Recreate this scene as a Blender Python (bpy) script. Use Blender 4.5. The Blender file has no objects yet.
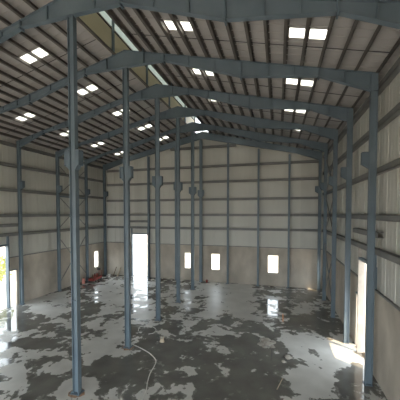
import bpy, math, random
from mathutils import Vector, Matrix
random.seed(7)
C = bpy.context.scene.collection
SC = bpy.context.scene
H = 8.0                                   # metres per drawing unit
FR = [1.2411, 1.7752, 2.3093, 2.8434, 3.3775, 3.8579]   # frame stations along the hall
Y0, Y1 = -7.0, FR[5] * H                  # hall length, metres
WU = 1.64 * H                             # half width to the wall's inner face
WL = 1.668 * H                            # the left wall stands a touch further out
WS = {1: WU, -1: WL}
CU = {1: 1.563, -1: 1.607}                # inner face of the wall posts
CAMX = 1.0658 * H

# ------------------------------------------------------------------ materials
def mat(name, col, rough=.6, metal=0.0, spec=.5):
    m = bpy.data.materials.new(name); m.use_nodes = True
    b = m.node_tree.nodes['Principled BSDF']
    b.inputs['Base Color'].default_value = (*col, 1)
    b.inputs['Roughness'].default_value = rough
    b.inputs['Metallic'].default_value = metal
    b.inputs['Specular IOR Level'].default_value = spec
    return m
def N(m, t, **kw):
    n = m.node_tree.nodes.new(t)
    for k, v in kw.items():
        if k in n.inputs: n.inputs[k].default_value = v
        else: setattr(n, k, v)
    return n
def lk(m, a, ao, b, bi): m.node_tree.links.new(a.outputs[ao], b.inputs[bi])
def vary(m, col, col2, scale=1.0, detail=4, lo=.35, hi=.65, stretch=(1, 1, 1), bump=0.0):
    """two-tone weathering by object-space noise"""
    tc = N(m, 'ShaderNodeTexCoord'); mp = N(m, 'ShaderNodeMapping'); mp.inputs['Scale'].default_value = stretch
    nz = N(m, 'ShaderNodeTexNoise'); nz.inputs['Scale'].default_value = scale; nz.inputs['Detail'].default_value = detail
    rp = N(m, 'ShaderNodeValToRGB')
    rp.color_ramp.elements[0].position = lo; rp.color_ramp.elements[0].color = (*col, 1)
    rp.color_ramp.elements[1].position = hi; rp.color_ramp.elements[1].color = (*col2, 1)
    b = m.node_tree.nodes['Principled BSDF']
    lk(m, tc, 'Object', mp, 'Vector'); lk(m, mp, 'Vector', nz, 'Vector')
    lk(m, nz, 'Fac', rp, 'Fac'); lk(m, rp, 'Color', b, 'Base Color')
    if bump:
        bp = N(m, 'ShaderNodeBump'); bp.inputs['Strength'].default_value = bump; bp.inputs['Distance'].default_value = .02
        lk(m, nz, 'Fac', bp, 'Height'); lk(m, bp, 'Normal', b, 'Normal')
    return m
STEEL = vary(mat('painted_steel', (.1, .14, .165), .45), (.142, .19, .23), (.185, .238, .282), .8)
STEELB = vary(mat('painted_steel_bracket', (.09, .125, .148), .5), (.112, .155, .195), (.145, .195, .24), 1.2)
PURLIN = vary(mat('purlin_steel', (.11, .095, .085), .55), (.12, .11, .103), (.17, .155, .143), 1.0)
GIRT = vary(mat('girt_steel', (.2, .2, .19), .5), (.2, .205, .205), (.26, .26, .255), 1.0)
ROOF = vary(mat('roof_sheet', (.42, .36, .33), .6), (.45, .435, .43), (.54, .52, .51), .35, 3)
CREAM = vary(mat('cream_sheet', (.62, .55, .4), .6), (.66, .6, .46), (.74, .68, .54), .6)
PLAST = vary(mat('plaster', (.5, .43, .36), .9), (.4, .355, .3), (.66, .6, .52), .7, 8, .3, .7, (1, 1, .6), .2)
CONC = vary(mat('rough_concrete', (.4, .38, .35), .9), (.3, .27, .24), (.5, .47, .43), 3, 6, bump=.4)
RUSTY = vary(mat('rusty_grout', (.35, .2, .13), .9), (.24, .15, .1), (.42, .27, .18), 4, 5, bump=.4)
RED = vary(mat('red_paint', (.45, .05, .04), .5), (.24, .03, .025), (.34, .05, .04), 3)
PINK = mat('faded_pink_plastic', (.7, .3, .25), .6)
DARK = mat('dark_iron', (.04, .04, .045), .5)
WHITE = vary(mat('white_plastic', (.75, .74, .7), .5), (.65, .64, .6), (.8, .79, .76), 2)
TAN = vary(mat('pale_wood', (.6, .5, .38), .8), (.5, .4, .3), (.66, .56, .43), 3, stretch=(1, 1, .2))
ORANGE = vary(mat('orange_wood', (.75, .36, .16), .7), (.66, .3, .13), (.8, .42, .2), 4)
BROWN = vary(mat('brown_wood', (.16, .1, .06), .8), (.12, .07, .045), (.2, .13, .085), 4)
LEAF = vary(mat('leaf', (.3, .36, .08), .6), (.34, .38, .1), (.62, .6, .25), 2)
EARTH = vary(mat('earth', (.52, .38, .28), .95), (.5, .43, .36), (.6, .53, .46), .25, 6)
LIME = mat('limewash', (.8, .78, .72), .9)
SEAL = mat('floor_line', (.2, .2, .19), .7)

# cladding: each sheet a slightly different cream
CLAD = mat('wall_sheet', (.6, .58, .5), .55)
def clad_mat():
    m = CLAD; b = m.node_tree.nodes['Principled BSDF']
    tc = N(m, 'ShaderNodeTexCoord'); sp = N(m, 'ShaderNodeSeparateXYZ')
    ad = N(m, 'ShaderNodeMath', operation='ADD'); mu = N(m, 'ShaderNodeMath', operation='MULTIPLY'); mu.inputs[1].default_value = 1 / 1.1
    fl = N(m, 'ShaderNodeMath', operation='FLOOR')
    wn = N(m, 'ShaderNodeTexWhiteNoise', noise_dimensions='1D')
    mp = N(m, 'ShaderNodeMapping'); mp.inputs['Scale'].default_value = (1, 1, .15)
    nz = N(m, 'ShaderNodeTexNoise'); nz.inputs['Scale'].default_value = .9; nz.inputs['Detail'].default_value = 3
    mx = N(m, 'ShaderNodeMath', operation='MULTIPLY_ADD'); mx.inputs[1].default_value = .45
    rp = N(m, 'ShaderNodeValToRGB')
    rp.color_ramp.elements[0].position = .3; rp.color_ramp.elements[0].color = (.6, .6, .56, 1)
    rp.color_ramp.elements[1].position = .95; rp.color_ramp.elements[1].color = (.69, .69, .645, 1)
    lk(m, tc, 'Object', sp, 0); lk(m, sp, 'X', ad, 0); lk(m, sp, 'Y', ad, 1); lk(m, ad, 0, mu, 0); lk(m, mu, 0, fl, 0)
    lk(m, fl, 0, wn, 'W'); lk(m, tc, 'Object', mp, 0); lk(m, mp, 0, nz, 0)
    lk(m, wn, 'Value', mx, 0); lk(m, nz, 'Fac', mx, 2); lk(m, mx, 0, rp, 0); lk(m, rp, 0, b, 'Base Color')
clad_mat()

# translucent skylight sheet: passes daylight on, diffused
SKYL = bpy.data.materials.new('translucent_sheet'); SKYL.use_nodes = True
nt = SKYL.node_tree; nt.nodes.remove(nt.nodes['Principled BSDF'])
tl = nt.nodes.new('ShaderNodeBsdfTranslucent'); tl.inputs['Color'].default_value = (.9, .9, .86, 1)
df = nt.nodes.new('ShaderNodeBsdfDiffuse'); df.inputs['Color'].default_value = (.8, .8, .76, 1)
ms = nt.nodes.new('ShaderNodeMixShader'); ms.inputs[0].default_value = .15
nt.links.new(tl.outputs[0], ms.inputs[1]); nt.links.new(df.outputs[0], ms.inputs[2])
nt.links.new(ms.outputs[0], nt.nodes['Material Output'].inputs[0])

MILK = SKYL.copy(); MILK.name = 'milky_slot_sheet'
for n_ in MILK.node_tree.nodes:
    if n_.type == 'BSDF_TRANSLUCENT': n_.inputs['Color'].default_value = (.36, .38, .35, 1)

# floor: dry pale concrete islands between standing water
FLOOR = mat('wet_concrete', (.3, .3, .3), .3, spec=.8)
def floor_mat():
    m = FLOOR; b = m.node_tree.nodes['Principled BSDF']
    tc = N(m, 'ShaderNodeTexCoord'); at = N(m, 'ShaderNodeAttribute', attribute_name='dry_bias')
    n1 = N(m, 'ShaderNodeTexNoise'); n1.inputs['Scale'].default_value = .7; n1.inputs['Detail'].default_value = 9; n1.inputs['Roughness'].default_value = .58
    n1.inputs['Distortion'].default_value = .5
    n3 = N(m, 'ShaderNodeTexNoise'); n3.inputs['Scale'].default_value = 2.4; n3.inputs['Detail'].default_value = 6
    lk(m, tc, 'Object', n1, 0); lk(m, tc, 'Object', n3, 0)
    a1 = N(m, 'ShaderNodeMath', operation='MULTIPLY_ADD'); a1.inputs[1].default_value = .19
    lk(m, at, 'Fac', a1, 0); lk(m, n1, 'Fac', a1, 2)
    a2 = N(m, 'ShaderNodeMath', operation='MULTIPLY_ADD'); a2.inputs[1].default_value = .42
    lk(m, n3, 'Fac', a2, 0); lk(m, a1, 0, a2, 2)
    mask = N(m, 'ShaderNodeMapRange', interpolation_type='SMOOTHSTEP')
    mask.inputs['From Min'].default_value = .735; mask.inputs['From Max'].default_value = .76
    lk(m, a2, 0, mask, 'Value')
    # damp rim round the islands
    damp = N(m, 'ShaderNodeMapRange'); damp.inputs['From Min'].default_value = .66; damp.inputs['From Max'].default_value = .74
    lk(m, a2, 0, damp, 'Value')
    n2 = N(m, 'ShaderNodeTexNoise'); n2.inputs['Scale'].default_value = .8; n2.inputs['Detail'].default_value = 7
    lk(m, tc, 'Object', n2, 0)
    wet = N(m, 'ShaderNodeValToRGB')
    wet.color_ramp.elements[0].position = .3; wet.color_ramp.elements[0].color = (.118, .116, .107, 1)
    wet.color_ramp.elements[1].position = .7; wet.color_ramp.elements[1].color = (.2, .197, .183, 1)
    dry = N(m, 'ShaderNodeValToRGB')
    dry.color_ramp.elements[0].position = .3; dry.color_ramp.elements[0].color = (.5, .495, .475, 1)
    dry.color_ramp.elements[1].position = .7; dry.color_ramp.elements[1].color = (.68, .675, .655, 1)
    lk(m, n2, 'Fac', wet, 0); lk(m, n2, 'Fac', dry, 0)
    mc = N(m, 'ShaderNodeMix', data_type='RGBA'); md = N(m, 'ShaderNodeMix', data_type='RGBA'); md.inputs[7].default_value = (.24, .235, .22, 1)
    dm = N(m, 'ShaderNodeMapRange', interpolation_type='SMOOTHSTEP'); dm.inputs['From Min'].default_value = .69; dm.inputs['From Max'].default_value = .72
    lk(m, a2, 0, dm, 'Value'); lk(m, dm, 0, md, 'Factor'); m.node_tree.links.new(wet.outputs[0], md.inputs[6])
    lk(m, mask, 0, mc, 'Factor'); m.node_tree.links.new(md.outputs[2], mc.inputs[6]); m.node_tree.links.new(dry.outputs[0], mc.inputs[7])
    m.node_tree.links.new(mc.outputs[2], b.inputs['Base Color'])
    rw = N(m, 'ShaderNodeMapRange'); rw.inputs['To Min'].default_value = .05; rw.inputs['To Max'].default_value = .16
    lk(m, damp, 0, rw, 'Value')
    mr = N(m, 'ShaderNodeMix', data_type='FLOAT'); mr.inputs[3].default_value = .42
    lk(m, mask, 0, mr, 0); lk(m, rw, 0, mr, 2); lk(m, mr, 0, b, 'Roughness')
    bp = N(m, 'ShaderNodeBump'); bp.inputs['Strength'].default_value = .25; bp.inputs['Distance'].default_value = .01
    hm = N(m, 'ShaderNodeMath', operation='MULTIPLY'); lk(m, mask, 0, hm, 0); lk(m, n3, 'Fac', hm, 1)
    lk(m, hm, 0, bp, 'Height'); lk(m, bp, 0, b, 'Normal')
floor_mat()

# ------------------------------------------------------------------ mesh helpers
class MB:
    def __init__(s): s.v = []; s.f = []
    def add(s, vs, fs):
        o = len(s.v); s.v += [tuple(a) for a in vs]; s.f += [tuple(i + o for i in f) for f in fs]; return s
    def box(s, x0, x1, y0, y1, z0, z1):
        x0, x1 = sorted((x0, x1)); y0, y1 = sorted((y0, y1)); z0, z1 = sorted((z0, z1))
        return s.add([(x0,y0,z0),(x1,y0,z0),(x1,y1,z0),(x0,y1,z0),(x0,y0,z1),(x1,y0,z1),(x1,y1,z1),(x0,y1,z1)],
                     [(0,3,2,1),(4,5,6,7),(0,1,5,4),(1,2,6,5),(2,3,7,6),(3,0,4,7)])
    def prism_xz(s, poly, y0, y1):        # polygon in XZ, extruded along Y
        n = len(poly)
        return s.add([(a, y0, b) for a, b in poly] + [(a, y1, b) for a, b in poly],
                     [tuple(range(n)), tuple(range(2*n-1, n-1, -1))] + [(i, i+n, (i+1)%n+n, (i+1)%n) for i in range(n)])
    def bar(s, p, q, w, h, up=(0, 0, 1)):  # rectangular bar from p to q
        p, q = Vector(p), Vector(q); d = (q-p).normalized(); u = Vector(up)
        a = d.cross(u)
        if a.length < 1e-3: a = d.cross(Vector((0, 1, 0)))
        a.normalize(); b = a.cross(d).normalized()
        c = [(-1,-1),(1,-1),(1,1),(-1,1)]
        return s.add([p+a*(i*w/2)+b*(j*h/2) for i, j in c] + [q+a*(i*w/2)+b*(j*h/2) for i, j in c],
                     [(0,3,2,1),(4,5,6,7),(0,1,5,4),(1,2,6,5),(2,3,7,6),(3,0,4,7)])
    def tube(s, pts, r, n=8, r2=None):
        pts = [Vector(p) for p in pts]; rings = []
        for i, p in enumerate(pts):
            d = (pts[min(i+1, len(pts)-1)] - pts[max(i-1, 0)]).normalized()
            a = d.cross(Vector((0, 0, 1)))
            if a.length < 1e-3: a = Vector((1, 0, 0))
            a.normalize(); b = a.cross(d)
            rr = r if r2 is None else r + (r2-r)*i/(len(pts)-1)
            rings.append([p + a*rr*math.cos(2*math.pi*k/n) + b*rr*math.sin(2*math.pi*k/n) for k in range(n)])
        vs = [v for R in rings for v in R]; fs = []
        for i in range(len(rings)-1):
            for k in range(n): fs.append((i*n+k, i*n+(k+1)%n, (i+1)*n+(k+1)%n, (i+1)*n+k))
        fs += [tuple(range(n-1, -1, -1)), tuple((len(rings)-1)*n + k for k in range(n))]
        return s.add(vs, fs)
    def blob(s, c, rx, ry, rz, seed=0, n=9, m=6, jit=.25, flat=True):
        rnd = random.Random(seed); vs = []; fs = []
        for j in range(m+1):
            t = math.pi*j/m
            for k in range(n):
                a = 2*math.pi*k/n; q = 1 + rnd.uniform(-jit, jit)
                z = math.cos(t)*rz*(1 + rnd.uniform(-jit, jit)*.5)
                if flat: z = max(z, 0)
                vs.append((c[0]+rx*q*math.sin(t)*math.cos(a), c[1]+ry*q*math.sin(t)*math.sin(a), c[2]+z))
        for j in range(m):
            for k in range(n): fs.append((j*n+k, (j+1)*n+k, (j+1)*n+(k+1)%n, j*n+(k+1)%n))
        return s.add(vs, fs)
    def build(s, name, m, parent=None, smooth=False, off=None):
        me = bpy.data.meshes.new(name)
        vs = s.v if off is None else [(a-off[0], b-off[1], c-off[2]) for a, b, c in s.v]
        me.from_pydata(vs, [], s.f); me.update()
        import bmesh
        bm = bmesh.new(); bm.from_mesh(me); bmesh.ops.recalc_face_normals(bm, faces=bm.faces); bm.to_mesh(me); bm.free()
        if smooth:
            for p in me.polygons: p.use_smooth = True
        me.materials.append(m)
        o = bpy.data.objects.new(name, me); C.objects.link(o)
        if parent: o.parent = parent
        elif off is not None: o.location = off
        return o
def thing(name, label, cat, loc=(0, 0, 0), group=None):
    o = bpy.data.objects.new(name, None); C.objects.link(o); o.location = loc
    o.empty_display_size = .2
    o['label'] = label; o['category'] = cat
    if group: o['group'] = group
    return o
def tag(o, label, cat, group=None):
    o['label'] = label; o['category'] = cat
    if group: o['group'] = group
    return o
def struct(o): o['kind'] = 'structure'; return o
def copy_thing(o, loc, label, rotz=0.0, group=None):
    c = o.copy(); C.objects.link(c); c.location = loc; c.rotation_euler = (0, 0, rotz); c['label'] = label
    if group: c['group'] = group
    for ch in list(o.children):
        d = ch.copy(); C.objects.link(d); d.parent = c
        for g in list(ch.children):
            e = g.copy(); C.objects.link(e); e.parent = d
    return c
ORD = ['nearest', 'second', 'third', 'fourth', 'fifth', 'farthest']
NTH = ['first', 'second', 'third', 'fourth', 'fifth', 'sixth', 'seventh', 'eighth', 'ninth', 'tenth', 'eleventh',
       'twelfth', 'thirteenth', 'fourteenth', 'fifteenth', 'sixteenth', 'seventeenth']

# ------------------------------------------------------------------ floor and outside
BL = [(-4.3,10.37,.61,1.7,.8),(-6.83,14.15,.86,.7,.8),(-11.14,19.43,2.14,3.47,.8),(-6.35,16.09,.87,.91,.7),(-4.31,12.2,1.02,.77,.6),
 (-2.09,11.33,.64,.66,.6),(-.27,10.33,.76,.84,.9),(-1.99,13.52,.71,1.75,.7),(-7.44,24.02,1.83,4.54,.9),(-3.97,17.85,1.61,2.56,.35),
 (-1.17,14.74,.75,1.84,.7),(-2.02,20.45,1.17,2.71,.5),(2.44,10.78,1.08,.64,.8),(.54,11.94,.92,1.32,-1),(-9.41,15.69,1.34,2.02,-.6),
 (-6.18,12.97,1.11,.84,-.5),(3.06,27.59,2.85,3.16,.9),(3.94,22.53,2.21,2.11,.7),(-.67,24.56,1.6,1.93,.6),(1.98,18.95,.78,1.32,.5),
 (4.58,13.78,3.21,3.84,-.22),(1.81,14.43,1.02,3.73,-.2),(4.22,12.86,.4,.48,.6),(4.47,16.71,.7,.91,.35),(3.88,11.48,.3,.51,.4),
 (5.39,25.81,1.24,4.66,.6),(11.08,24.96,1.38,1.65,.3),(10.22,17.33,1.09,1.61,1.0),(10.21,13.84,1.01,1.73,.95),(7.81,15.01,1.25,4.5,-.4),
 (10.66,21.05,1.28,1.77,-.4),(11.75,14.28,1.03,1.81,-.5),(7.94,16.94,.31,.79,.5),(11.61,29.84,1.39,2.75,-.4),(-7.2,18.72,1.28,2.58,-.4),
 (12.0,17.1,.9,1.9,1.1),(-2.61,9.12,.66,.49,-.2),(-1.67,9.82,.69,.99,-.1)]
def dry_bias(x, y):
    t = 0.0
    for bx, by, rw, rl, a in BL:
        ex, ey = bx - CAMX, by; n = math.hypot(ex, ey); ex /= n; ey /= n   # long axis of the patch
        rx, ry = .961, .275
        det = ex*ry - ey*rx
        dx, dy = x - bx, y - by
        p = (dx*ry - dy*rx)/det; q = (ex*dy - ey*dx)/det
        r = math.sqrt((p/rl)**2 + (q/rw)**2)
        if r < 1.5:
            k = 1 if r < .6 else max(0, 1 - (r-.6)/.9)
            t += a*k*k*(3-2*k)
    return max(-1.2, min(1.2, t))
def build_floor():
    st = .22; nx = int((WU+WL)/st)+1; ny = int((Y1-Y0)/st)+1
    vs = []; at = []
    for j in range(ny+1):
        for i in range(nx+1):
            x = -WL + (WU+WL)*i/nx; y = Y0 + (Y1-Y0)*j/ny
            vs.append((x, y, 0)); at.append(dry_bias(x, y) if y > 7 else 0)
    fs = [(j*(nx+1)+i, j*(nx+1)+i+1, (j+1)*(nx+1)+i+1, (j+1)*(nx+1)+i) for j in range(ny) for i in range(nx)]
    n0 = len(vs)
    vs += [(-WL, Y0, -.25), (WU, Y0, -.25), (WU, Y1, -.25), (-WL, Y1, -.25)]; at += [0]*4
    fs.append((n0+3, n0+2, n0+1, n0))
    me = bpy.data.meshes.new('floor'); me.from_pydata(vs, [], fs); me.update()
    a = me.attributes.new('dry_bias', 'FLOAT', 'POINT'); a.data.foreach_set('value', at)
    me.materials.append(FLOOR)
    o = bpy.data.objects.new('floor', me); C.objects.link(o); struct(o)
build_floor()
g = MB().box(-90, 90, -60, 110, -.6, -.26); struct(g.build('ground', EARTH))
# apron of earth brought up to floor level round the hall
g = MB()
g.box(WU+.25, WU+40, -20, 60, -.25, -.02); g.box(-WU-40, -WU-.25, -20, 60, -.25, -.02); g.box(-WU-.25, WU+.25, Y1+.25, Y1+30, -.25, -.02)
struct(g.build('ground', EARTH))
g = MB().box(-40, 40, Y1+11, Y1+11.3, -.02, 2.7); g.box(-40, 40, Y1+10.94, Y1+11.36, 2.7, 2.8); struct(g.build('wall_yard_back', LIME))
g = MB().box(-WU-8.3, -WU-8, -5, 45, -.02, 2.3); g.box(-WU-8.36, -WU-7.94, -5, 45, 2.3, 2.4); struct(g.build('wall_yard_left', LIME))

# ------------------------------------------------------------------ walls with openings
T = .15                                    # masonry thickness
PZ = .525*H                                # top of the masonry
EZ = (2.196-.24*1.64)*H                    # eaves
# openings: (a0, a1, z0, z1) along the wall, metres
def o_(a0, a1, z0, z1): return (a0*H, a1*H, z0*H, z1*H)
HO_R = [o_(1.905, 2.17, 0, .67), o_(2.182, 2.285, 0, .40), o_(3.66, 3.78, .15, .41)]
HO_L = [o_(1.905, 2.185, 0, .655), o_(2.205, 2.29, 0, .385), o_(3.59, 3.705, .15, .41)]
UC = 1.0658
HO_B = [o_(-2.22+UC, -1.95+UC, 0, .668), o_(-.937+UC, -.803+UC, .172, .415), o_(-.134+UC, .012+UC, .174, .425), o_(-1.35+UC, -1.244+UC, .172, .413)]
def cells(a0, a1, z0, z1, holes):
    A = sorted({a0, a1} | {v for h in holes for v in h[:2] if a0 < v < a1})
    Z = sorted({z0, z1} | {v for h in holes for v in h[2:] if z0 < v < z1})
    for i in range(len(A)-1):
        for j in range(len(Z)-1):
            ca, cz = (A[i]+A[i+1])/2, (Z[j]+Z[j+1])/2
            if not any(h[0] < ca < h[1] and h[2] < cz < h[3] for h in holes):
                yield A[i], A[i+1], Z[j], Z[j+1]
def rib_spans(a, z0, z1, holes):
    cut = sorted((h[2], h[3]) for h in holes if h[0]-.08 < a < h[1]+.08)
    z = z0
    for c0, c1 in cut:
        if c1 <= z: continue
        if c0 > z: yield z, min(c0, z1)
        z = max(z, c1)
    if z < z1: yield z, z1
def side_wall(name, sgn, holes):
    r = struct(bpy.data.objects.new(name, None)); C.objects.link(r)
    m = MB()
    for a0, a1, z0, z1 in cells(Y0, Y1+T, 0, PZ, holes): m.box(sgn*WS[sgn], sgn*(WS[sgn]+T), a0, a1, z0, z1)
    m.build('plinth_wall', PLAST, r)
    m = MB()
    for a0, a1, z0, z1 in cells(Y0, Y1+T, PZ, EZ, holes): m.box(sgn*(WS[sgn]+.1), sgn*(WS[sgn]+.16), a0, a1, z0, z1)
    y = Y0+.2; k = 0
    while y < Y1-.1:
        w = .05 if k % 3 else .13
        for z0, z1 in rib_spans(y, PZ, EZ, holes): m.box(sgn*(WS[sgn]+.1 - (.008 if k % 3 else .035)), sgn*(WS[sgn]+.1), y-w/2, y+w/2, z0, z1)
        y += .3667; k += 1
    m.build('cladding', CLAD, r)
    m = MB()
    for a0, a1, z0, z1 in cells(Y0, Y1, PZ, PZ+.07, holes): m.box(sgn*(WS[sgn]-.03), sgn*(WS[sgn]+.1), a0, a1, z0, z1)
    m.build('capping', GIRT, r)
side_wall('wall_right', 1, HO_R)
side_wall('wall_left', -1, HO_L)
def back_wall():
    r = struct(bpy.data.objects.new('wall_back', None)); C.objects.link(r)
    m = MB()
    for a0, a1, z0, z1 in cells(-WL, WU, 0, PZ, HO_B): m.box(a0, a1, Y1, Y1+T, z0, z1)
    m.build('plinth_wall', PLAST, r)
    m = MB()
    for a0, a1, z0, z1 in cells(-WL-.1, WU+.1, PZ, EZ, HO_B): m.box(a0, a1, Y1+.1, Y1+.16, z0, z1)
    m.prism_xz([(-WL-.1, EZ), (WU+.1, EZ), (0, 2.196*H)], Y1+.1, Y1+.16)
    x = -WU+.2; k = 0
    while x < WU-.1:
        w = .05 if k % 3 else .13
        top = (2.196-.24*abs(x)/H)*H
        for z0, z1 in rib_spans(x, PZ, top, HO_B): m.box(x-w/2, x+w/2, Y1+.1-(.008 if k % 3 else .035), Y1+.1, z0, z1)
        x += .3667; k += 1
    m.build('cladding', CLAD, r)
    m = MB()
    for a0, a1, z0, z1 in cells(-WL, WU, PZ, PZ+.07, HO_B): m.box(a0, a1, Y1-.03, Y1+.1, z0, z1)
    m.build('capping', GIRT, r)
back_wall()

def front_wall():
    r = struct(bpy.data.objects.new('wall_front', None)); C.objects.link(r)
    m = MB().box(-WL-.1, WU+.1, Y0-.1, Y0, FRONT, EZ)
    m.prism_xz([(-WL-.1, EZ), (WU+.1, EZ), (0, 2.196*H)], Y0-.1, Y0)
    m.build('cladding', CLAD, r)
FRONT = 7.0                                # the front end is open below this height
front_wall()

# linings of the plain openings, door frames
def ring(axis, sgn, h, t=.05, sill=True):
    """four thin lining boards round an opening"""
    a0, a1, z0, z1 = h; m = MB()
    def b(p0, p1, q0, q1):
        if axis == 'x': m.box(sgn*(WS[sgn]-.02), sgn*(WS[sgn]+T+.02), p0, p1, q0, q1)
        else: m.box(p0, p1, Y1-.02, Y1+T+.02, q0, q1)
    b(a0, a0+t, z0, z1); b(a1-t, a1, z0, z1); b(a0+t, a1-t, z1-t, z1)
    if sill: b(a0+t, a1-t, z0, z0+t)
    return m
LINING = vary(mat('opening_lining', (.45, .42, .38), .8), (.4, .37, .33), (.5, .47, .43), 2)
wn = 1
for ax, sg, h in (('x', -1, HO_L[2]), ('y', 1, HO_B[3]), ('y', 1, HO_B[1]), ('y', 1, HO_B[2]), ('x', 1, HO_R[2])):
    struct(ring(ax, sg, h).build('window_%d' % wn, LINING)); wn += 1
def door_frame(n, axis, sgn, big, small, top):
    r = struct(bpy.data.objects.new('door_%d' % n, None)); C.objects.link(r)
    def b(nm, p0, p1, q0, q1, d0=-.16, d1=.1, M=STEEL):
        m = MB()
        if axis == 'x': m.box(sgn*(WS[sgn]+d0), sgn*(WS[sgn]+d1), p0, p1, q0, q1)
        else: m.box(p0, p1, Y1+d0, Y1+d1, q0, q1)
        m.build(nm, M, r)
    b('jamb', big[0]-.1, big[0]+.02, 0, top, -.16, .17); b('jamb', big[1]-.02, big[1]+.09, 0, top, -.16, .17, M=LINING if n == 3 else STEEL)
    b('header', big[0], big[1], big[3], big[3]+.16)
    b('header_panel', big[0], big[1], big[3]+.16, top, .02, .08, CLAD)
    b('head_rail', big[0]-.16, big[1]+.14, top, top+.14)
    if small:
        b('wicket_lintel', big[1]+.09, small[1], small[3], small[3]+.08, -.06)
door_frame(1, 'x', -1, HO_L[0], HO_L[1], .765*H)
door_frame(2, 'y', 1, HO_B[0], None, .765*H)
door_frame(3, 'x', 1, HO_R[0], HO_R[1], .765*H)
# unseen sheet canopy added outside the right door to cut short its sun patch
for sg, h, w in ((1, HO_R, 'sunlit right'),):
    t = thing('door_canopy', 'added unseen sheet metal canopy outside over the tall right doorway, trimming its sun patch', 'canopy', (sg*(WU+.16), (h[0][0]+h[1][1])/2, .78*H))
    L = (h[1][1]-h[0][0])/2+1.4
    m = MB().add([(0,-L,.02),(0,L,.02),(sg*1.48,L,-.16),(sg*1.48,-L,-.16),(0,-L,.06),(0,L,.06),(sg*1.48,L,-.12),(sg*1.48,-L,-.12)],
                 [(0,1,2,3),(7,6,5,4),(0,4,5,1),(1,5,6,2),(2,6,7,3),(3,7,4,0)])
    m.build('canopy_sheet', ROOF, t)
    for yy in (-L+.1, L-.1): MB().bar((0, yy, -.75), (sg*1.3, yy, -.17), .05, .05).build('bracket_strut', STEEL, t)

# ------------------------------------------------------------------ steel frames
def rz_top(u): return 2.168-.24*u
BOT = [(0, 2.052), (.3, 2.052), (.83, 1.872), (1.29, 1.813), (1.573, 1.697)]
BOTL = [(0, 2.052), (.34, 2.052), (.87, 1.9), (1.29, 1.838), (1.607, 1.715)]
def i_rafter(f, sgn, label, shallow=False):
    y = FR[f]*H
    if shallow: y -= .36
    t = thing('roof_rafter', label, 'rafter', (0, y, 0), 'tapered rafters of the roof frames')
    B_ = BOT if sgn > 0 else BOTL
    bot = B_ if not shallow else [(0, 2.075), (.83, 1.89), (1.29, 1.79), (1.573, 1.69)]
    bot = bot[:-1] + [(CU[sgn], bot[-1][1])]
    top = [(0, rz_top(0)), (CU[sgn]+.036, rz_top(CU[sgn]+.036))]
    P = lambda u, z: (sgn*u*H, z*H)
    poly = [P(*b) for b in bot] + [P(CU[sgn]+.036, bot[-1][1])] + [P(*b) for b in reversed(top)]
    MB().prism_xz(poly, -.02, .02).build('web', STEEL, t)
    w = .11; th = .03
    m = MB()
    for (a, b) in zip(bot[:-1], bot[1:]):
        (x0, z0), (x1, z1) = P(*a), P(*b)
        m.prism_xz([(x0, z0), (x1, z1), (x1, z1-th), (x0, z0-th)], -w, w)
    m.build('bottom_flange', STEEL, t)
    (x0, z0), (x1, z1) = P(*top[0]), P(*top[1])
    MB().prism_xz([(x0, z0-th), (x1, z1-th), (x1, z1), (x0, z0)], -w, w).build('top_flange', STEEL, t)
    if not shallow:
        for u, zb in B_[1:4]:
            MB().box(sgn*u*H-.03, sgn*u*H+.03, -.12, .12, zb*H-.14, rz_top(u)*H).build('splice_plate', STEELB, t)
        for u in (.15, .48, .66, 1.0, 1.15, 1.43):
            z = next(z0+(z1-z0)*(u-a)/(b-a) for (a, z0), (b, z1) in zip(B_[:-1], B_[1:]) if a <= u <= b)
            MB().box(sgn*u*H-.012, sgn*u*H+.012, -.12, .12, z*H, rz_top(u)*H-.03).build('stiffener', STEEL, t)
    return t
for f in range(6):
    for s, w in ((-1, 'left'), (1, 'right')):
        if f < 5: lb = 'blue-grey tapered steel rafter, %s slope of the %s roof frame from the camera' % (w, 'first' if f == 0 else NTH[f])
        else: lb = 'shallow dark rafter along the back gable wall, %s slope' % w
        i_rafter(f, s, lb, f == 5)

def i_section(m, x0, x1, yc, bf, z0, z1, tw=.03, tf=.03):   # web across X, flanges facing X
    m.box(x0, x0+tf, yc-bf/2, yc+bf/2, z0, z1); m.box(x1-tf, x1, yc-bf/2, yc+bf/2, z0, z1)
    m.box(x0+tf, x1-tf, yc-tw/2, yc+tw/2, z0, z1)
# central posts
CZ = 2.042*H
def centre_post(f, base):
    t = thing('steel_column', 'tall blue-grey middle post, %s of the five freestanding in a row' % (ORD[f] if f < 4 else 'farthest'), 'column', (0, FR[f]*H, 0), 'middle posts')
    m = MB(); i_section(m, -.15, .15, 0, .22, .05, CZ); m.build('shaft', STEEL, t)
    bp = MB().box(-.24, .24, -.2, .2, .02, .05).build('base_plate', STEELB, t)
    for sx in (-.19, .19):
        for sy in (-.14, .14): MB().tube([(sx, sy, .05), (sx, sy, .14)], .018, 6).build('anchor_bolt', STEELB, bp)
    m = MB().blob((0, 0, 0), .36, .32, .05, 3+f, 11, 5, .22); m.build('grout_pad', base, t)
    for s in (-1, 1):
        m = MB().prism_xz([(s*.15, 1.335*H), (s*.33, 1.335*H), (s*.33, 1.262*H), (s*.15, 1.232*H)], -.13, .13)
        b = m.build('crane_bracket', STEELB, t)
        MB().box(s*.15, s*.38, -.15, .15, 1.335*H, 1.335*H+.03).build('seat_plate', STEELB, b)
        MB().box(s*.33, s*.37, -.15, .15, 1.255*H, 1.335*H).build('end_plate', STEELB, b)
    for z in (.52, .98): MB().box(-.16, .16, -.12, .12, z*H, z*H+.03).build('splice_band', STEELB, t)
    return t
for f in range(5): centre_post(f, RUSTY if f < 2 else CONC)

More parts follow.
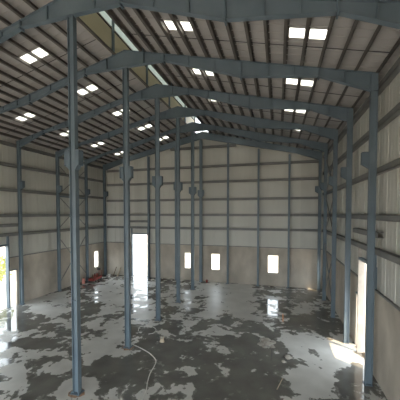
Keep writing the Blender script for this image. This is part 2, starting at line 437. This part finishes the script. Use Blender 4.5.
def side_post(f, sgn, label):
    yc = FR[f]*H - (.36 if f == 5 else 0)
    t = thing('steel_column', label, 'column', (sgn*CU[sgn]*H, yc, 0), 'wall posts')
    d = (1.609-1.573)*H
    m = MB(); i_section(m, *sorted((0, sgn*d)), 0, .2, .03, 1.69*H)
    m.build('shaft', STEEL, t)
    x0, x1 = sorted((-sgn*.05, sgn*(d)))
    MB().box(x0, x1, -.15, .15, 0, .03).build('base_plate', STEELB, t)
    MB().box(*sorted((0, sgn*d)), -.1, .1, 1.69*H, (rz_top(CU[sgn]+.036))*H).build('knee_panel', STEEL, t)
    m = MB().prism_xz([(0, 1.345*H), (-sgn*.3, 1.345*H), (-sgn*.3, 1.28*H), (0, 1.255*H)], -.11, .11)
    b = m.build('crane_bracket', STEELB, t)
    MB().box(*sorted((0, -sgn*.31)), -.13, .13, 1.345*H, 1.345*H+.03).build('seat_plate', STEELB, b)
    MB().box(*sorted((-sgn*.29, -sgn*.31)), -.13, .13, 1.28*H, 1.345*H).build('end_plate', STEELB, b)
    return t
for f in range(0, 6):
    if f == 5: lb = 'dark grey corner post where the right wall meets the back wall'
    elif f == 0: lb = 'nearest wall post of the right wall, beside the camera'
    elif f == 1: lb = 'large grey post on the right wall, nearest in view, beside the tall bright doorway'
    elif f == 2: lb = 'sunlit grey post on the right wall, just past the tall bright doorway'
    else: lb = 'grey post on the right wall, %s past the tall bright doorway' % NTH[f-2]
    side_post(f, 1, lb)
for f in range(1, 6):
    lb = {1: 'post on the left wall before the tall doorway', 2: 'blue-grey post on the left wall right beside the tall doorway',
          3: 'blue-grey post on the left wall at the near edge of the cross bracing',
          4: 'blue-grey post on the left wall at the far edge of the cross bracing',
          5: 'dark blue-grey corner post where the left wall meets the back wall'}[f]
    side_post(f, -1, lb)
# gable posts on the back wall
GP = [(-1.25, 'just left of the tall white doorway'), (-.845, 'just right of the tall white doorway'), (-.398, 'between the middle post and the white doorway'),
      (-.012, 'under the ridge, carrying a bracket'), (.385, 'just right of the small window nearest the middle'),
      (.805, 'just left of the right-hand small window'), (1.205, 'nearest the right corner')]
for u, w in GP:
    yc = Y1-.36; top = rz_top(abs(u))-.1
    t = thing('gable_post', 'slim grey back wall post %s' % w, 'column', (u*H, yc, 0), 'back wall posts')
    w2 = .15 if abs(u) < .1 else .1
    m = MB(); m.box(-w2, w2, -.15, -.125, .03, top*H); m.box(-w2, w2, .125, .15, .03, top*H); m.box(-.012, .012, -.125, .125, .03, top*H)
    m.build('shaft', STEEL, t)
    MB().box(-.18, .18, -.18, .155, 0, .03).build('base_plate', STEELB, t)
    if abs(u) < .1:
        for s in (-1, 1):
            m = MB().prism_xz([(s*.15, 1.335*H), (s*.36, 1.335*H), (s*.36, 1.26*H), (s*.15, 1.23*H)], -.13, .13); m.build('crane_bracket', STEELB, t)

# ------------------------------------------------------------------ purlins, roof sheet, skylights, monitor
UK = [.092] + [.13+.0972*k for k in range(1, 15)] + [1.6]
PD = .0275*H
def up(u): return rz_top(u)*H
for s, w in ((-1, 'left'), (1, 'right')):
    for k, u in enumerate(UK):
        u = .135 if (k == 0 and s > 0) else u
        x = s*u*H; z = up(u)
        ya, yb = .55*H, Y1+.1
        m = MB(); m.box(x-.012, x+.012, ya, yb, z, z+PD); m.box(x-.012, x+s*.09, ya, yb, z+PD-.015, z+PD)
        m.box(x+.012, x-s*.13, ya, yb, z, z+.015)
        if k == 0: lb = 'brown-grey roof purlin edging the %s side of the ridge opening' % w
        elif k == 15: lb = 'eaves purlin at the foot of the %s roof slope above the wall' % w
        else: lb = 'brown-grey purlin on the %s roof slope, %s below the ridge opening' % (w, NTH[k-1])
        tag(m.build('roof_purlin', PURLIN, off=(x, ya, z)), lb, 'purlin', 'roof purlins')
def sheet_z(u): return (2.196-.24*u)*H
SKU = [(.427, .519), (.526, .617), (1.107, 1.199), (1.206, 1.298)]
SKY = [(FR[f]+.225, FR[f]+.303) for f in range(5)]
SKY = [(FR[0]-.534+.225, FR[0]-.534+.303)] + SKY
ceil = struct(bpy.data.objects.new('ceiling', None)); C.objects.link(ceil)
for s, w in ((-1, 'left'), (1, 'right')):
    m = MB()
    holes = [(a*H, b*H, c*H, d*H) for a, b in SKU for c, d in SKY]
    # corrugations: rows of slightly raised sheets between stations
    for a0, a1, y0, y1 in cells((.112 if s < 0 else .147)*H, 1.72*H, Y0, Y1+.4, holes):
        z0, z1 = sheet_z(a0/H), sheet_z(a1/H)
        m.prism_xz([(s*a0, z0), (s*a1, z1), (s*a1, z1+.05), (s*a0, z0+.05)], y0, y1)
    y = .6*H; k = 0; a_ = .112 if s < 0 else .147
    while y < Y1:
        wd = .04
        for a0, a1 in ((a_*H, .424*H), (.616*H, 1.105*H), (1.296*H, 1.64*H)) if any(c*H-.05 < y < d*H+.05 for c, d in SKY) else ((a_*H, 1.64*H),):
            z0, z1 = sheet_z(a0/H), sheet_z(a1/H)
            m.prism_xz([(s*a0, z0-.02), (s*a1, z1-.02), (s*a1, z1), (s*a0, z0)], y-wd/2, y+wd/2)
        y += .52; k += 1
    m.build('roof_sheet_%s' % w, ROOF, ceil)
    for b, (c, d) in enumerate(SKY):
        for q, (a0, a1) in enumerate(SKU):
            if b == 0 and s < 0: continue
            z0, z1 = sheet_z(a0), sheet_z(a1); L = (d-c)*H
            m = MB().prism_xz([(0, .01), (s*(a1-a0)*H, z1-z0+.01), (s*(a1-a0)*H, z1-z0+.02), (0, .02)], 0, L)
            o = m.build('roof_skylight', SKYL); o.location = (s*a0*H, c*H, z0)
            bay = 'bay overhead' if b == 0 else ['nearest full bay', 'second bay', 'third bay', 'fourth bay', 'farthest bay'][b-1]
            tag(o, '%s sheet of the %s skylight pair on the %s roof slope, %s' % (
                'upper' if q % 2 == 0 else 'lower', 'ridge-side' if q < 2 else 'eaves-side', w, bay), 'skylight', 'translucent roof sheets')
# ridge monitor
mon = thing('ridge_monitor', 'raised ridge ventilator with cream side sheets and open slots along the roof top', 'roof vent', (0, 0, 2.187*H))
for s, w in ((-1, 'left'), (1, 'right')):
    e = .112 if s < 0 else .147
    MB().box(s*e*H, s*(e+.006)*H, Y0, Y1+.3, -.02*H, .155*H).build('side_sheet', CREAM, mon)
    MB().bar((s*(e-.006)*H, .6*H, .155*H), (s*(e-.006)*H, Y1, .155*H), .08, .08).build('slot_rail', PURLIN, mon)
    co_ = .13 if s < 0 else .22  # right cap carried wider, out of view, to keep sun stripes off the floor
    m = MB().prism_xz([(0, .275*H), (s*co_*H, (.275-.18*co_)*H), (s*co_*H, (.275-.18*co_)*H+.05), (0, .275*H+.05)], Y0, Y1+.3); m.build('cap_sheet', CREAM, mon)
    MB().box(s*(e-.002)*H, s*e*H, Y0, Y1+.3, .16*H, .25*H).build('slot_glazing', MILK, mon)
    for f in range(6):
        yc = FR[f]*H-(.36 if f == 5 else 0)
        MB().box(s*(e-.012)*H-.06, s*(e-.012)*H+.06, yc-.06, yc+.06, -.045*H, .255*H).build('post', STEEL, mon)
# sag rods between purlins
for f in range(5):
    for s, w in ((-1, 'left'), (1, 'right')):
        yc = (FR[f]*.35+FR[f+1]*.65)*H; m = MB()
        m.bar((s*.11*H, yc, up(.11)+.1), (s*1.6*H, yc, up(1.6)+.1), .022, .022)
        tag(m.build('sag_rod', DARK, off=(0, yc, 0)), 'thin sag rod crossing the purlins on the %s roof slope, %s' % (w, ['nearest bay', 'second bay', 'third bay', 'fourth bay', 'farthest bay'][f]), 'rod', 'sag rods')

# ------------------------------------------------------------------ wall girts
def girt(axis, sgn, a0, a1, z, label):
    m = MB(); h = .26; d = .1
    if axis == 'x':
        p, q = sgn*WS[sgn], sgn*(WS[sgn]-d)
        m.box(sgn*(WS[sgn]+.05), sgn*(WS[sgn]-.22), a0, a1, z-h/2, z-h/2+.02); m.box(sgn*(WS[sgn]+.05), sgn*(WS[sgn]-.22), a0, a1, z+h/2-.02, z+h/2)
        m.box(sgn*(WS[sgn]-.22), sgn*(WS[sgn]-.2), a0, a1, z-h/2, z+h/2); off = (sgn*WS[sgn], a0, z)
    else:
        m.box(a0, a1, Y1-.19, Y1+.07, z-h/2, z-h/2+.02); m.box(a0, a1, Y1-.19, Y1+.07, z+h/2-.02, z+h/2)
        m.box(a0, a1, Y1-.19, Y1-.17, z-h/2, z+h/2); off = (a0, Y1, z)
    return tag(m.build('wall_girt', GIRT, off=off), label, 'girt', 'wall girts')
LV = [1.725, 1.508, 1.245, .975, .775]
for i, z in enumerate(LV):
    for s, w in ((-1, 'left'), (1, 'right')):
        girt('x', s, .6*H, Y1-.25, z*H, 'horizontal grey girt along the %s wall, %s from the roof' % (w, NTH[i]) if i < 4 else 'horizontal grey girt along the %s wall, lowest, just above the masonry' % w)
for s, w in ((-1, 'left'), (1, 'right')):
    girt('x', s, FR[1]*H, FR[2]*H, .873*H, 'short extra girt above the tall doorway in the %s wall' % w)
for i, z in enumerate([1.956, 1.677, 1.454, 1.2, .976, .777]):
    e = min(WU-.3, (2.165-z-.09)/.24*H) if z > 1.7 else WU-.3
    girt('y', 1, -e, e, z*H, 'horizontal grey girt across the back wall, %s from the roof' % NTH[i] if i < 5 else 'horizontal grey girt across the back wall, lowest, just above the masonry')
girt('y', 1, GP[0][0]*H, GP[1][0]*H, .873*H, 'short extra girt above the white doorway in the back wall')

# ------------------------------------------------------------------ cross bracing
for s, w in ((-1, 'left'), (1, 'right')):
    for z0, z1, lev in ((1.25, 1.6, 'top'), (.82, 1.2, 'middle'), (.12, .66, 'bottom')):
        t = thing('cross_brace', 'thin X-shaped steel brace on the %s wall, %s of three' % (w, lev), 'brace', (s*(CU[s]+.02)*H, (FR[3]+FR[4])/2*H, z0*H), 'cross braces')
        L = (FR[4]-FR[3])/2*H-.22; hh = (z1-z0)*H
        for dx, a, b in ((-.04, -L, L), (.04, L, -L)):
            m = MB().bar((dx, a, 0), (dx, b, hh), .02, .09, (1, 0, 0)); m.bar((dx+.03, a, 0), (dx+.03, b, hh), .06, .02, (1, 0, 0))
            m.build('diagonal', GIRT, t)
        MB().box(-.06, .06, -.1, .1, hh/2-.1, hh/2+.1).build('gusset_plate', STEELB, t)
    m = MB().bar((s*(CU[s]+.02)*H, FR[3]*H+.13, 1.215*H), (s*(CU[s]+.02)*H, FR[4]*H-.13, 1.215*H), .12, .12)
    tag(m.build('strut', STEEL, off=(s*(CU[s]+.02)*H, FR[3]*H, 1.215*H)), 'horizontal strut between the two braced posts of the %s wall' % w, 'strut')

# ------------------------------------------------------------------ things lying about
def fl(u, y): return (u*H, y*H, 0)
hp = [(-1.051, 1.822), (-.97, 1.79), (-.88, 1.745), (-.815, 1.695), (-.782, 1.655), (-.768, 1.6), (-.758, 1.52), (-.735, 1.44), (-.705, 1.36), (-.69, 1.28), (-.68, 1.2), (-.66, 1.1)]
def smooth_path(pts, n=6):
    out = []
    P = [Vector(p) for p in pts]; P = [2*P[0]-P[1]] + P + [2*P[-1]-P[-2]]
    for i in range(1, len(P)-2):
        for k in range(n):
            t = k/n; a, b, c, d = P[i-1:i+3]
            out.append(.5*((2*b)+(c-a)*t+(2*a-5*b+4*c-d)*t*t+(3*b-a-3*c+d)*t**3))
    out.append(P[-2]); return out
hose = MB().tube(smooth_path([((x+UC)*H, y*H, .025) for x, y in hp]), .024, 8)
tag(hose.build('water_hose', WHITE, smooth=True), 'thin white hose curving over the wet floor from the second middle post', 'hose')
h2 = MB().tube(smooth_path([((x+UC)*H, y*H, .02) for x, y in ((-1.13, 2.05), (-1.16, 2.13), (-1.08, 2.17), (-1.0, 2.12), (-.99, 2.05), (-1.02, 2.02))]), .018, 8)
tag(h2.build('water_hose', WHITE, smooth=True), 'short pale hose end lying in a puddle behind the second middle post', 'hose')

# pale sack with two upright ends
t = thing('cement_bag', 'small cream bag with two upright ends on the wet floor in the middle', 'bag', fl(-.859+UC, 1.93))
MB().blob((0, 0, 0), .17, .13, .2, 4, 12, 6, .15).build('body', TAN, t)
for s in (-1, 1): MB().tube([(s*.07, 0, .12), (s*.09, 0, .25), (s*.075, .01, .34)], .035, 7, .02).build('ear', TAN, t)

# red hand cart with gear by the left wall
t = thing('hand_cart', 'low red hand cart loaded with dark gear by the left wall below the narrow window', 'cart', fl(-2.585+UC, 3.42))
t.rotation_euler = (0, 0, math.radians(8))
m = MB().box(-.34, .34, -.95, .95, .22, .27); m.box(-.34, -.31, -.95, .95, .27, .5); m.box(.31, .34, -.95, .95, .27, .5)
m.box(-.31, .31, -.95, -.92, .27, .5); m.box(-.31, .31, .92, .95, .27, .5); m.build('tray', RED, t)
for sx in (-1, 1):
    for sy in (-1, 1):
        w_ = MB().tube([(sx*.36, sy*.62, .15), (sx*.42, sy*.62, .15)], .15, 14); w_.build('wheel', DARK, t)
m = MB().tube([(-.2, .92, .45), (-.2, 1.2, 1.0), (.2, 1.2, 1.0), (.2, .92, .45)], .025, 8); m.build('handle', RED, t)
for k in range(5):
    yy = -.6+.32*k; c = thing('gas_bottle', 'dark bottle standing in the red cart, %s from the near end' % NTH[k], 'bottle', (t.location.x+.12*math.sin(k*2.1)*.6-.139*yy, t.location.y+yy, .27), 'dark bottles in the red cart')
    MB().tube([(0, 0, 0), (0, 0, .42+.05*(k % 2)), (0, 0, .47+.05*(k % 2)), (0, 0, .56+.05*(k % 2))], .1, 10, .06).build('body', RED if k % 2 else BROWN, c)
    MB().tube([(0, 0, .52), (0, 0, .66+.05*(k % 2))], .035, 8).build('valve', DARK, c)
t = thing('canister', 'faded pink canister at the near end of the red cart', 'canister', fl(-2.655+UC, 3.25))
MB().tube([(0, 0, 0), (0, 0, .5), (0, 0, .56), (0, 0, .6)], .17, 12, .1).build('body', PINK, t)
MB().tube([(0, 0, .6), (0, 0, .68)], .05, 8).build('cap', DARK, t)
t = thing('floor_lamp', 'dark pole with a boxy head leaning under the narrow left window', 'work light', fl(-2.66+UC, 3.6))
MB().tube([(0, 0, .03), (0, 0, 1.0)], .03, 8).build('pole', DARK, t)
MB().box(-.14, .14, -.12, .12, 1.0, 1.24).build('head', DARK, t)
for a in range(3):
    an = a*2.094; MB().bar((0, 0, .3), (.3*math.cos(an), .3*math.sin(an), .01), .03, .03).build('leg', DARK, t)
t = thing('bucket', 'small white bucket in the far left corner', 'bucket', fl(-2.545+UC, 3.7))
MB().tube([(0, 0, 0), (0, 0, .36)], .14, 14, .19).build('body', WHITE, t)
MB().tube([(-.19, 0, .34), (-.14, 0, .46), (0, 0, .5), (.14, 0, .46), (.19, 0, .34)], .01, 6).build('bail', DARK, t)
m = MB().bar((-2.44*H+UC*H, 3.76*H, 0), (-2.43*H+UC*H, Y1-.05, 1.0), .2, .05)
tag(m.build('plank', TAN), 'pale board leaning against the back wall near the left corner', 'plank')
m = MB().bar((-2.5*H+UC*H, 3.74*H, 0), (-2.51*H+UC*H, Y1-.05, 1.05), .06, .05)
tag(m.build('stick', BROWN), 'brown stick leaning against the back wall beside the pale board', 'stick')
t = thing('bucket', 'small red bucket at the foot of the back wall left of the middle window', 'bucket', fl(-.985+UC, 3.8))
MB().tube([(0, 0, 0), (0, 0, .28)], .1, 12, .14).build('body', RED, t)
MB().tube([(-.14, 0, .27), (0, 0, .38), (.14, 0, .27)], .01, 6).build('bail', DARK, t)

# rubble and sticks on the wet middle of the floor
rnd = random.Random(3)
m = MB()
for k in range(26): 
    a, q = rnd.uniform(0, 6.28), rnd.uniform(0, 1)**.7
    m.blob((.5*q*math.cos(a), .62*q*math.sin(a), 0), rnd.uniform(.1, .2), rnd.uniform(.1, .2), .15*(1.1-q)+.03, k, 8, 5, .3)
o = m.build('mortar_heap', CONC); o.location = fl(-.075+UC, 2.14); tag(o, 'flat heap of pale mortar rubble on the wet floor right of the middle', 'rubble')
for u, y, r, h, lb in ((.075, 1.955, .22, .14, 'pale lump of mortar at the edge of the dry patch on the right'), (.045, 1.89, .13, .08, 'small pale scrap of mortar in front of the lump')):
    o = MB().blob((0, 0, 0), r, r*.8, h, 31, 11, 6, .35).build('mortar_lump', CONC); o.location = fl(u+UC, y); tag(o, lb, 'rubble')
def stick(u, y, dx, dy, dz, r, M, nm, lb):
    o = MB().tube([(0, 0, r), (dx, dy, dz)], r, 7).build(nm, M); o.location = fl(u+UC, y); tag(o, lb, nm.split('_')[-1])
stick(-.025, 2.27, .12, -.1, .5, .02, DARK, 'iron_rod', 'short dark rod standing tilted behind the rubble heap')
stick(-.037, 1.88, .02, .05, .62, .016, DARK, 'iron_rod', 'thin dark upright rod in front of the rubble heap')
stick(.003, 1.575, .25, .9, .03, .022, TAN, 'wooden_stick', 'pale stick lying on the wet floor near the camera')
stick(.052, 2.59, -.01, .02, .62, .035, ORANGE, 'wooden_stake', 'orange wooden stake standing on the wet floor in front of the back wall')

# bush beyond the left doorway
def bush(x, y, lb, sd):
    t = thing('bush', lb, 'bush', (x, y, -.03))
    r = random.Random(sd); MB().tube([(0, 0, 0), (.05, 0, 1.2), (0, .1, 2.4)], .09, 7, .04).build('trunk', BROWN, t)
    m = MB()
    for k in range(420):
        th, ph, rr = r.uniform(0, 6.28), r.uniform(-1, 1), r.uniform(.5, 1.3)
        c = Vector((rr*math.cos(th)*math.sqrt(1-ph*ph)*1.3, rr*math.sin(th)*math.sqrt(1-ph*ph)*1.3, 2.3+rr*ph*1.1))
        a = Vector((r.uniform(-1, 1), r.uniform(-1, 1), r.uniform(-1, 1))).normalized()*.22; b = a.cross(Vector((r.uniform(-1, 1), r.uniform(-1, 1), .3))).normalized()*.1
        m.add([c-a, c-b, c+a, c+b], [(0, 1, 2, 3)])
    m.build('foliage', LEAF, t)
bush(-WU-6.2, 2.62*H, 'yellow-green bush outside, seen through the top of the left doorway', 1)

# ------------------------------------------------------------------ light
w = bpy.data.worlds.new('world'); SC.world = w; w.use_nodes = True
bg = w.node_tree.nodes['Background']; bg.inputs[0].default_value = (.86, .95, 1.0, 1); bg.inputs[1].default_value = 1.0
sun = bpy.data.lights.new('sun', 'SUN'); sun.energy = 1.2; sun.angle = .009; sun.color = (1.0, .74, .44)
so = bpy.data.objects.new('sun', sun); C.objects.link(so)
d = Vector((-.515, .345, -1.0)); so.rotation_euler = d.to_track_quat('-Z', 'Y').to_euler(); so.location = (20, -10, 40)

# ------------------------------------------------------------------ camera
cam = bpy.data.cameras.new('camera'); co = bpy.data.objects.new('camera', cam); C.objects.link(co)
cam.sensor_width = 36; cam.lens = 272.72/400*36; cam.shift_y = .055; cam.clip_end = 500; cam.clip_start = .05
co.location = (CAMX, 0, H); co.rotation_euler = (math.pi/2-.032, 0, .2787)
SC.camera = co
SC.view_settings.view_transform = 'Standard'; SC.view_settings.look = 'None'
SC.view_settings.exposure = 2.55; SC.view_settings.gamma = 1; SC.view_settings.use_curve_mapping = False
SC.cycles.use_denoising = True
SC.cycles.max_bounces = 10; SC.cycles.diffuse_bounces = 6; SC.cycles.sample_clamp_indirect = 6
